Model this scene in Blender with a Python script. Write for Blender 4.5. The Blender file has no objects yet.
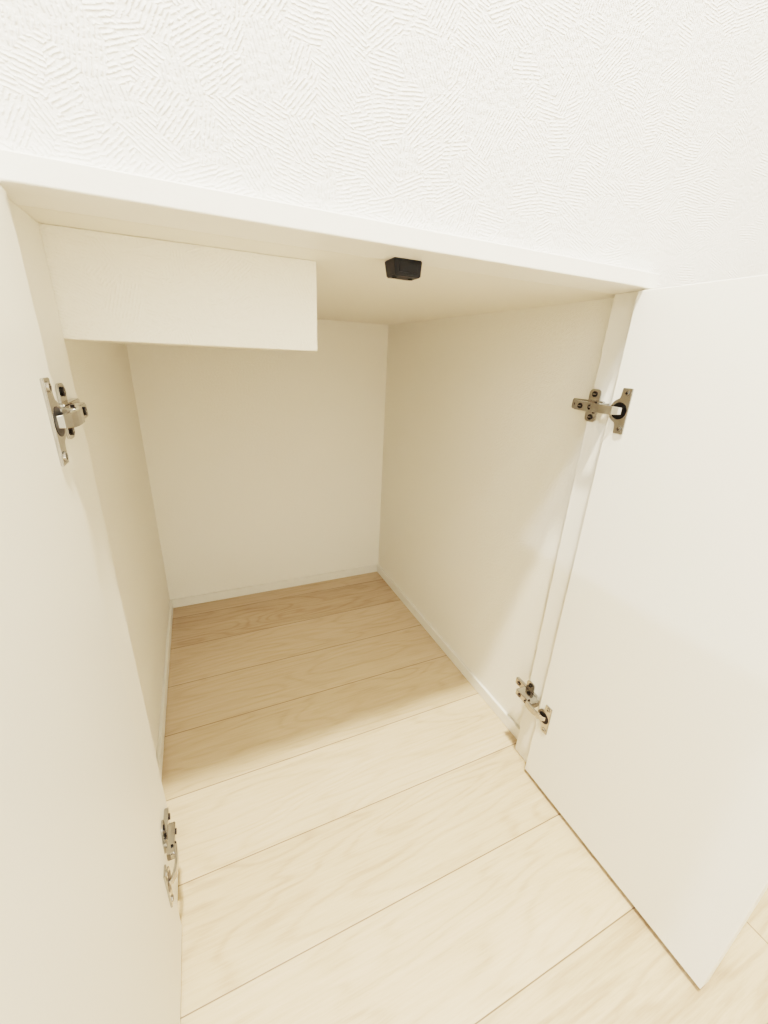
import bpy, bmesh, numpy as np, random
from math import *
from mathutils import Matrix, Vector

# ------------------------------------------------------------------ camera
R0=np.array([[0.9175,-0.106,0.3835],[-0.433,-0.333,0.838],[-0.04,0.931,0.363]]);R0[2]*=-1
U,S,V=np.linalg.svd(R0); R0=U@V
def rodr(r):
    th=np.linalg.norm(r)+1e-12;k=r/th
    K=np.array([[0,-k[2],k[1]],[k[2],0,-k[0]],[-k[1],k[0],0]])
    return np.eye(3)+sin(th)*K+(1-cos(th))*K@K
R=rodr(np.array([-.0012,-.0034,.0109]))@R0
cam=bpy.data.cameras.new('camera');co=bpy.data.objects.new('camera',cam)
bpy.context.collection.objects.link(co)
M=Matrix(((R[0,0],-R[0,1],-R[0,2],.1501),(R[1,0],-R[1,1],-R[1,2],-.4057),(R[2,0],-R[2,1],-R[2,2],.7855),(0,0,0,1)))
co.matrix_world=M
cam.sensor_fit='HORIZONTAL';cam.sensor_width=36;cam.lens=404.16/768*36;cam.clip_start=.01
bpy.context.scene.camera=co
# ------------------------------------------------------------------ dims
W=.728;D=.876;H=.8821;T=.0175
XL=.0484;XR=.682;P0=.0597

# ------------------------------------------------------------------ materials
def newmat(n):
    m=bpy.data.materials.new(n);m.use_nodes=True
    nt=m.node_tree;b=nt.nodes['Principled BSDF'];return m,nt,b
class G:
    def __init__(s,nt): s.nt=nt
    def n(s,t,**k):
        x=s.nt.nodes.new(t)
        for a,b in k.items(): setattr(x,a,b)
        return x
    def l(s,a,b): s.nt.links.new(a,b)
    def m(s,op,a,b=None,c=None):
        x=s.n('ShaderNodeMath',operation=op)
        for i,v in enumerate((a,b,c)):
            if v is None: continue
            if isinstance(v,(int,float)): x.inputs[i].default_value=v
            else: s.l(v,x.inputs[i])
        return x.outputs[0]
    def comb(s,x,y,z=0):
        c=s.n('ShaderNodeCombineXYZ')
        for i,v in enumerate((x,y,z)):
            if isinstance(v,(int,float)): c.inputs[i].default_value=v
            else: s.l(v,c.inputs[i])
        return c.outputs[0]
    def noise(s,vec,scale,det=2,rough=.5,dist=0):
        x=s.n('ShaderNodeTexNoise');s.l(vec,x.inputs['Vector'])
        x.inputs['Scale'].default_value=scale;x.inputs['Detail'].default_value=det
        x.inputs['Roughness'].default_value=rough;x.inputs['Distortion'].default_value=dist
        return x.outputs[0],x.outputs[1]
    def ramp(s,f,pts):
        r=s.n('ShaderNodeValToRGB');s.l(f,r.inputs[0]);e=r.color_ramp.elements
        while len(e)<len(pts): e.new(.5)
        for i,(p,c) in enumerate(pts): e[i].position=p;e[i].color=(*c,1)
        return r.outputs[0]

def wallpaper(name,col,strength=.5,dist=.0012,cell=40,freq=2100):
    m,nt,b=newmat(name);g=G(nt)
    tc=g.n('ShaderNodeNewGeometry');sp=g.n('ShaderNodeSeparateXYZ');g.l(tc.outputs['Position'],sp.inputs[0])
    u=g.m('ADD',sp.outputs[0],sp.outputs[1]);v=sp.outputs[2]
    P=g.comb(u,v,0)
    nf,nc=g.noise(P,40,1)
    mix=g.n('ShaderNodeVectorMath',operation='MULTIPLY_ADD')
    g.l(nc,mix.inputs[0]);mix.inputs[1].default_value=(.03,.03,0);g.l(P,mix.inputs[2])
    vo=g.n('ShaderNodeTexVoronoi',voronoi_dimensions='2D');g.l(mix.outputs[0],vo.inputs['Vector']);vo.inputs['Scale'].default_value=cell
    sc=g.n('ShaderNodeSeparateColor');g.l(vo.outputs['Color'],sc.inputs[0])
    th=g.m('MULTIPLY',sc.outputs[0],2*pi)
    a=g.m('ADD',g.m('MULTIPLY',u,g.m('COSINE',th)),g.m('MULTIPLY',v,g.m('SINE',th)))
    wob,_=g.noise(P,90,1)
    ph=g.m('ADD',g.m('MULTIPLY',a,freq),g.m('MULTIPLY',wob,2.5))
    st=g.m('MULTIPLY_ADD',g.m('SINE',ph),.5,.5)
    st=g.m('POWER',st,1.5)
    gap,_=g.noise(P,190,2,.6)
    gm=g.n('ShaderNodeMapRange');g.l(gap,gm.inputs[0]);gm.inputs[1].default_value=.38;gm.inputs[2].default_value=.62
    h=g.m('MULTIPLY',st,gm.outputs[0])
    h=g.m('ADD',h,g.m('MULTIPLY',gap,.6))
    bp=g.n('ShaderNodeBump');bp.inputs['Strength'].default_value=strength;bp.inputs['Distance'].default_value=dist
    g.l(h,bp.inputs['Height']);g.l(bp.outputs[0],b.inputs['Normal'])
    b.inputs['Base Color'].default_value=(*col,1);b.inputs['Roughness'].default_value=.75
    return m
def plain(name,col,rough,bump=0,scale=300,metal=0,spec=.5):
    m,nt,b=newmat(name);g=G(nt)
    geo=g.n('ShaderNodeNewGeometry')
    f,_=g.noise(geo.outputs['Position'],scale,2)
    c=g.ramp(f,[(.3,tuple(x*.975 for x in col)),(.7,col)]);g.l(c,b.inputs['Base Color'])
    b.inputs['Roughness'].default_value=rough;b.inputs['Metallic'].default_value=metal
    b.inputs['Specular IOR Level'].default_value=spec
    if bump:
        bp=g.n('ShaderNodeBump');bp.inputs['Strength'].default_value=bump;bp.inputs['Distance'].default_value=.0005
        g.l(f,bp.inputs['Height']);g.l(bp.outputs[0],b.inputs['Normal'])
    return m
def wood():
    m,nt,b=newmat('maple_floor_boards');g=G(nt)
    geo=g.n('ShaderNodeNewGeometry');sp=g.n('ShaderNodeSeparateXYZ');g.l(geo.outputs['Position'],sp.inputs[0])
    x,y=sp.outputs[0],sp.outputs[1]
    t=g.m('DIVIDE',g.m('SUBTRACT',y,P0),.15);k=g.m('FLOOR',t);fr=g.m('SUBTRACT',t,k)
    par=g.m('MODULO',g.m('ADD',k,100),2)
    xs=g.m('DIVIDE',g.m('SUBTRACT',x,g.m('MULTIPLY_ADD',par,.91,.835-.91)),1.82)
    kx=g.m('FLOOR',xs);fx=g.m('SUBTRACT',xs,kx)
    wn=g.n('ShaderNodeTexWhiteNoise',noise_dimensions='2D');g.l(g.comb(k,kx),wn.inputs['Vector'])
    wv=wn.outputs['Value'];ws=g.n('ShaderNodeSeparateColor');g.l(wn.outputs['Color'],ws.inputs[0])
    ox=g.m('MULTIPLY',wv,37.);oy=g.m('MULTIPLY',ws.outputs[1],11.)
    gx=g.m('ADD',x,ox);gy=g.m('ADD',y,oy)
    Pl=g.comb(g.m('MULTIPLY',gx,1.9),g.m('MULTIPLY',gy,10.),0)
    big,_=g.noise(Pl,1.0,2,.5,.3)
    rings=g.m('MULTIPLY_ADD',g.m('SINE',g.m('MULTIPLY',big,85.)),.5,.5)
    rings=g.m('POWER',rings,3.)
    Pf=g.comb(g.m('MULTIPLY',gx,7.),g.m('MULTIPLY',gy,170.),0)
    fine,_=g.noise(Pf,1.0,4,.65)
    Pb=g.comb(g.m('MULTIPLY',gx,2.5),g.m('MULTIPLY',gy,9.),0)
    broad,_=g.noise(Pb,1.3,2)
    Pk=g.comb(g.m('MULTIPLY',gx,45.),g.m('MULTIPLY',gy,500.),0)
    fleck,_=g.noise(Pk,1.0,2)
    v=g.m('ADD',g.m('MULTIPLY',broad,.24),g.m('MULTIPLY',fine,.40))
    v=g.m('SUBTRACT',v,g.m('MULTIPLY',rings,.095))
    v=g.m('ADD',v,g.m('MULTIPLY_ADD',ws.outputs[2],.15,.135))
    v=g.m('ADD',v,g.m('MULTIPLY_ADD',fleck,.16,-.08))
    c=g.ramp(v,[(.22,(.33,.21,.125)),(.5,(.545,.395,.262)),(.8,(.67,.52,.38))])
    e1=g.m('MINIMUM',fr,g.m('SUBTRACT',1.,fr));e1=g.m('MULTIPLY',e1,.15)
    e2=g.m('MINIMUM',fx,g.m('SUBTRACT',1.,fx));e2=g.m('MULTIPLY',e2,1.82)
    e=g.m('MINIMUM',e1,e2)
    mr=g.n('ShaderNodeMapRange');g.l(e,mr.inputs[0]);mr.inputs[1].default_value=.0002;mr.inputs[2].default_value=.0012
    mx=g.n('ShaderNodeMix',data_type='RGBA');g.l(mr.outputs[0],mx.inputs[0])
    mx.inputs[6].default_value=(.13,.075,.04,1);g.l(c,mx.inputs[7]);g.l(mx.outputs[2],b.inputs['Base Color'])
    hh=g.m('ADD',g.m('MULTIPLY',mr.outputs[0],1.),g.m('MULTIPLY',fine,.08))
    bp=g.n('ShaderNodeBump');bp.inputs['Strength'].default_value=.35;bp.inputs['Distance'].default_value=.0006
    g.l(hh,bp.inputs['Height']);g.l(bp.outputs[0],b.inputs['Normal'])
    b.inputs['Roughness'].default_value=.42;b.inputs['Specular IOR Level'].default_value=.4
    return m
WHITE=(.86,.85,.82)
CREAM=(.89,.85,.755)
m_wall=wallpaper('embossed_wallpaper',WHITE,.65,.0013)
m_wall_in=wallpaper('embossed_wallpaper_closet',CREAM,.45,.0009)
m_door=plain('white_laminate',(.81,.78,.70),.38,.06,700)
m_trim=plain('white_trim',(.87,.855,.80),.4,.03,400)
m_frame=plain('cream_frame_board',(.84,.805,.72),.45,.03,400)
m_gap_shade=plain('door_gap_shade',(.36,.26,.17),.5)  # brown colour stands in for the shadow in the gap under the doors
m_floor=wood()
m_metal=plain('nickel_plated_steel',(.46,.45,.43),.13,0,200,1)
m_metal_d=plain('dark_steel',(.02,.018,.016),.35,0,200,1)
m_black=plain('black_plastic',(.002,.002,.002),.45,.05,500,0,.2)
m_ceil=plain('white_ceiling',(.86,.85,.82),.8,.1,200)
def emit(n,c,s):
    m,nt,b=newmat(n);b.inputs['Emission Color'].default_value=(*c,1);b.inputs['Emission Strength'].default_value=s;return m

# ------------------------------------------------------------------ mesh helpers
def mkobj(name,bm,mats,parent=None,smooth=False):
    me=bpy.data.meshes.new(name);bm.normal_update();bm.to_mesh(me);bm.free()
    for m in (mats if isinstance(mats,(list,tuple)) else [mats]): me.materials.append(m)
    if smooth:
        for p in me.polygons:p.use_smooth=True
    o=bpy.data.objects.new(name,me);bpy.context.collection.objects.link(o)
    if parent:o.parent=parent
    return o
def abox(bm,x0,x1,y0,y1,z0,z1,bev=0,mi=0):
    vs=[bm.verts.new(p) for p in [(x0,y0,z0),(x1,y0,z0),(x1,y1,z0),(x0,y1,z0),(x0,y0,z1),(x1,y0,z1),(x1,y1,z1),(x0,y1,z1)]]
    fs=[bm.faces.new([vs[i] for i in f]) for f in [(3,2,1,0),(4,5,6,7),(0,1,5,4),(1,2,6,5),(2,3,7,6),(3,0,4,7)]]
    for f in fs:f.material_index=mi
    if bev:
        es=list({e for f in fs for e in f.edges})
        bmesh.ops.bevel(bm,geom=es,offset=bev,segments=3,affect='EDGES',profile=.5)
def box(name,x0,x1,y0,y1,z0,z1,mat,bev=0,parent=None):
    bm=bmesh.new();abox(bm,x0,x1,y0,y1,z0,z1,bev);return mkobj(name,bm,mat,parent)

# ------------------------------------------------------------------ shell
RX0,RX1,RY0,RZ=-3.2,2.4,-1.7,2.4
box('floor',RX0,RX1,RY0,D+.1,-.05,0,m_floor)
box('ceiling',RX0,RX1,RY0,0.1,RZ,RZ+.1,m_ceil)
bm=bmesh.new()
abox(bm,RX0,RX1,.002,.1,H+T,RZ)
abox(bm,RX0,.0,.002,.06,0,H+T);abox(bm,.742,RX1,.002,.06,0,H);abox(bm,.7035,RX1,.002,.06,H,H+T)
mkobj('wall_front',bm,m_wall)
box('wall_hall_left',RX0-.1,RX0,RY0,.1,0,RZ,m_wall)
box('wall_hall_right',RX1,RX1+.1,RY0,.1,0,RZ,m_wall)
box('wall_hall_back',RX0,RX1,RY0-.1,RY0,0,RZ,m_wall)
box('wall_left',-.1,0,.05,D,0,H,m_wall_in)
box('wall_right',W,W+.1,.05,D,0,H,m_wall_in)
box('wall_back',-.1,W+.1,D,D+.1,0,H,m_wall_in)
box('ceiling_closet',-.1,W+.1,.05,D+.1,H,H+T,m_frame)
box('wall_soffit',0,.2875,.1008,D,.789,H,m_wall_in,.0012)
box('trim_1',0.0,.7035,-.009,.05,H,H+T,m_trim,.0012)
box('trim_2',.0,.0405,-.0005,.1,0,H,m_frame,.0008)
box('trim_3',.702,.742,-.0005,.05,0,H,m_frame,.0008)
def bb(name,x0,x1,y0,y1):
    return box(name,x0,x1,y0,y1,0,.030,m_frame,.0015)
bb('baseboard_left',0,.007,.1,D)
bb('baseboard_right',W-.007,W,.05,D)
bb('baseboard_back',.007,W-.007,D-.007,D)
bb('baseboard_front',.742,RX1,-.006,.002)
bb('baseboard_front_left',RX0,0,-.006,.002)

# ------------------------------------------------------------------ doors
def door(xf,sgn):
    root=bpy.data.objects.new('cabinet_door',None);bpy.context.collection.objects.link(root)
    x0,x1=(xf-.018,xf) if sgn>0 else (xf,xf+.018)
    Ld=.352 if sgn>0 else .337
    box('panel',x0,x1,-Ld,0,.011,H-.003,m_door,.0009,root)
    box('bottom_gap_shade',x0+.001,x1-.001,-Ld+.001,-.001,.0098,.0112,m_gap_shade,0,root)  # thin dark strip painting the gap shadow between door and floor
    return root
door(XL,1);door(XR,-1)

# ------------------------------------------------------------------ hinges
def hinge(xf,sgn,zc,xc,hh=.0305,dy=0):
    root=bpy.data.objects.new('concealed_hinge',None);bpy.context.collection.objects.link(root)
    def wp(n,y,z): return (xf+sgn*n,y,zc+z)
    def prism(name,pts,n0,n1,mat,bev=.0004,base=xf):
        bm=bmesh.new()
        a=[bm.verts.new((base+sgn*n0,y,zc+z)) for y,z in pts];b=[bm.verts.new((base+sgn*n1,y,zc+z)) for y,z in pts]
        n=len(pts);bm.faces.new(a);bm.faces.new(b[::-1])
        for i in range(n): bm.faces.new((a[i],b[i],b[(i+1)%n],a[(i+1)%n]))
        bmesh.ops.recalc_face_normals(bm,faces=bm.faces)
        if bev: bmesh.ops.bevel(bm,geom=[e for e in bm.edges],offset=bev,segments=2,affect='EDGES')
        return mkobj(name,bm,mat,root)
    def rrect(y0,y1,z0,z1,r,n=5):
        p=[]
        for cy,cz,a0 in((y1-r,z1-r,0),(y0+r,z1-r,90),(y0+r,z0+r,180),(y1-r,z0+r,270)):
            for i in range(n+1):
                a=radians(a0+90*i/n);p.append((cy+r*cos(a),cz+r*sin(a)))
        return p
    def circ(cy,cz,r,n=28): return [(cy+r*cos(2*pi*i/n),cz+r*sin(2*pi*i/n)) for i in range(n)]
    y0,y1=-.0290,-.0145
    outl=[(y0,-hh),(y1,-hh),(y1+.0008,-.020)]
    for i in range(15):
        a=radians(-72+144*i/14);outl.append((-.0175+.0170*cos(a),.0170*sin(a)))
    outl+=[(y1+.0008,.020),(y1,hh),(y0,hh)]
    prism('flange',outl,0,.0024,m_metal,.0005)
    prism('cup_well',circ(-.0160,0,.0115),.0024,.0027,m_metal_d,0)
    for z in(-hh+.0065,hh-.0065):
        prism('screw',circ(-.0218,z,.0042,16),.0024,.0036,m_metal,.0005)
        prism('slot',rrect(-.0244,-.0192,z-.0006,z+.0006,.0004,1),.0036,.0038,m_metal_d,0)
        prism('slot',rrect(-.0224,-.0212,z-.0026,z+.0026,.0004,1),.0036,.0038,m_metal_d,0)
    def sweep(name,path,th,w,mat):
        bm=bmesh.new();rings=[]
        for i,(y,n) in enumerate(path):
            a=path[max(i-1,0)];b=path[min(i+1,len(path)-1)]
            ty,tn=b[0]-a[0],b[1]-a[1];l=hypot(ty,tn);ny,nn=-tn/l,ty/l
            ww=w[i] if isinstance(w,list) else w
            r=[(y+ny*th/2,n+nn*th/2,-ww),(y+ny*th/2,n+nn*th/2,ww),(y-ny*th/2,n-nn*th/2,ww),(y-ny*th/2,n-nn*th/2,-ww)]
            rings.append([bm.verts.new(wp(q[1],q[0],q[2])) for q in r])
        for a,b in zip(rings,rings[1:]):
            for j in range(4): bm.faces.new((a[j],a[(j+1)%4],b[(j+1)%4],b[j]))
        bm.faces.new(rings[0]);bm.faces.new(rings[-1][::-1])
        bmesh.ops.recalc_face_normals(bm,faces=bm.faces)
        bmesh.ops.bevel(bm,geom=list(bm.edges),offset=.0003,segments=1,affect='EDGES')
        return mkobj(name,bm,mat,root)
    nb=-abs(xc-xf)
    aw=.0065
    sweep('arm_neck',[(-.019,.001),(-.017,.005),(-.010,.0085),(.000,.0100),(.010,.0100),(.018,.0092),(.024,.0088)],.0035,[.0045,.005,.0058,.006,.006,.0065,.0068],m_metal)
    sweep('link_pin',[(.0205,.0045),(.0235,.0045)],.003,.0085,m_metal_d)
    prism('arm_body',rrect(.012,.056,-aw,aw,.002),nb+.006,.0075,m_metal,.0008)
    for yy in(.027,.045):
        prism('adjust_screw',circ(yy,0,.0040,16),.0075,.0088,m_metal_d,.0004)
        prism('slot',rrect(yy-.0028,yy+.0028,-.0005,.0005,.0004,1),.0088,.0091,m_metal,0)
    prism('mount_plate',rrect(.024,.080,-.008,.008,.003),nb,nb+.006,m_metal,.0006)
    prism('plate_wing',rrect(.034,.054,-.024,.024,.006),nb,nb+.0025,m_metal,.0004)
    for z in(-.017,.017):
        prism('screw',circ(.044,z,.0042,16),nb+.0025,nb+.0042,m_metal_d,.0005)
        prism('slot',rrect(.0412,.0468,z-.0006,z+.0006,.0004,1),nb+.0042,nb+.0044,m_metal,0)
    prism('end_screw',circ(.070,0,.0045,16),nb+.006,nb+.0075,m_metal_d,.0004)
    prism('slot',rrect(.067,.073,-.0006,.0006,.0004,1),nb+.0075,nb+.0077,m_metal,0)
    return root
hinge(XR,-1,.7305,.702);hinge(XR,-1,.167,.702)
hinge(XL,1,.7285,.0405,.0325);hinge(XL,1,.145,.0405,.0325)

# ------------------------------------------------------------------ catch
root=bpy.data.objects.new('magnetic_door_catch',None);bpy.context.collection.objects.link(root)
bm=bmesh.new()
a=[(.350,.030,H),(.383,.030,H),(.383,.056,H),(.350,.056,H)];b=[(.352,.030,H-.0160),(.382,.030,H-.0160),(.382,.053,H-.0160),(.352,.053,H-.0160)]
va=[bm.verts.new(p) for p in a];vb=[bm.verts.new(p) for p in b]
bm.faces.new(va);bm.faces.new(vb[::-1])
for i in range(4): bm.faces.new((va[i],vb[i],vb[(i+1)%4],va[(i+1)%4]))
bmesh.ops.recalc_face_normals(bm,faces=bm.faces)
bmesh.ops.bevel(bm,geom=list(bm.edges),offset=.0010,segments=3,affect='EDGES')
mkobj('body',bm,m_black,root)
box('strike_face',.356,.377,.0285,.031,H-.0125,H-.004,m_black,.0005,root)
for x in(.357,.376):
    bm=bmesh.new();bmesh.ops.create_cone(bm,cap_ends=True,segments=16,radius1=.0028,radius2=.0024,depth=.0012,matrix=Matrix.Translation((x,.043,H-.0165)))
    mkobj('screw',bm,m_metal_d,root)

# ------------------------------------------------------------------ lights
def downlight(x,y,power,col,size=.14):
    root=bpy.data.objects.new('ceiling_downlight',None);bpy.context.collection.objects.link(root);root.location=(x,y,RZ)
    bm=bmesh.new()
    prof=[(.075,0),(.09,-.001),(.092,-.006),(.086,-.008),(.072,-.006),(.070,-.002)]
    n=40;rg=[[bm.verts.new((r*cos(2*pi*i/n),r*sin(2*pi*i/n),z)) for i in range(n)] for r,z in prof]
    for a,b in zip(rg,rg[1:]):
        for i in range(n): bm.faces.new((a[i],a[(i+1)%n],b[(i+1)%n],b[i]))
    mkobj('ring',bm,m_trim,root,True)
    bm=bmesh.new();bmesh.ops.create_circle(bm,cap_ends=True,segments=40,radius=.071,matrix=Matrix.Translation((0,0,-.003)))
    mkobj('lens',bm,emit('lens_glow',col,1),root)
    l=bpy.data.lights.new('lamp','AREA');l.shape='DISK';l.size=size;l.energy=power;l.color=col
    lo=bpy.data.objects.new('lamp',l);bpy.context.collection.objects.link(lo);lo.parent=root;lo.location=(0,0,-.012)
WARM=(1,.94,.855);COOL=(.74,.87,1)
downlight(.25,-.42,27,WARM,.11)
downlight(-2.3,-.6,19,COOL)
downlight(.2,-1.3,3,WARM,.2)
w=bpy.data.worlds.new('world');bpy.context.scene.world=w;w.use_nodes=True
w.node_tree.nodes['Background'].inputs[0].default_value=(1,.96,.9,1);w.node_tree.nodes['Background'].inputs[1].default_value=.3
# tone response of the phone camera (soft shoulder), same idea as Filmic/AgX
vs=bpy.context.scene.view_settings;vs.view_transform='Standard';vs.look='None';vs.exposure=0.0
vs.use_curve_mapping=True
cm=vs.curve_mapping;WL=8.;cm.white_level=(WL/2.2,)*3
def tone(x): return 1.0*x/(x+.26)*(1+.006*x)*(1-.65*exp(-x/.05))
xs=[0,.02,.04,.07,.1,.14,.19,.25,.33,.42,.55,.7,.9,1.2,1.6,2.2,3,4,5.5,8]
def setc(cv,pts):
    cv.points[0].location=pts[0];cv.points[1].location=pts[-1]
    for p in pts[1:-1]: cv.points.new(*p)
    for p in cv.points: p.handle_type='VECTOR'
setc(cm.curves[3],[(x/WL,min(tone(x),1)) for x in xs])
setc(cm.curves[1],[(0,0),(.3,.29),(.6,.575),(.8,.775),(.9,.885),(1,1)])
setc(cm.curves[2],[(0,0),(.3,.265),(.5,.435),(.65,.57),(.75,.67),(.83,.765),(.9,.865),(1,1)])
cm.update()
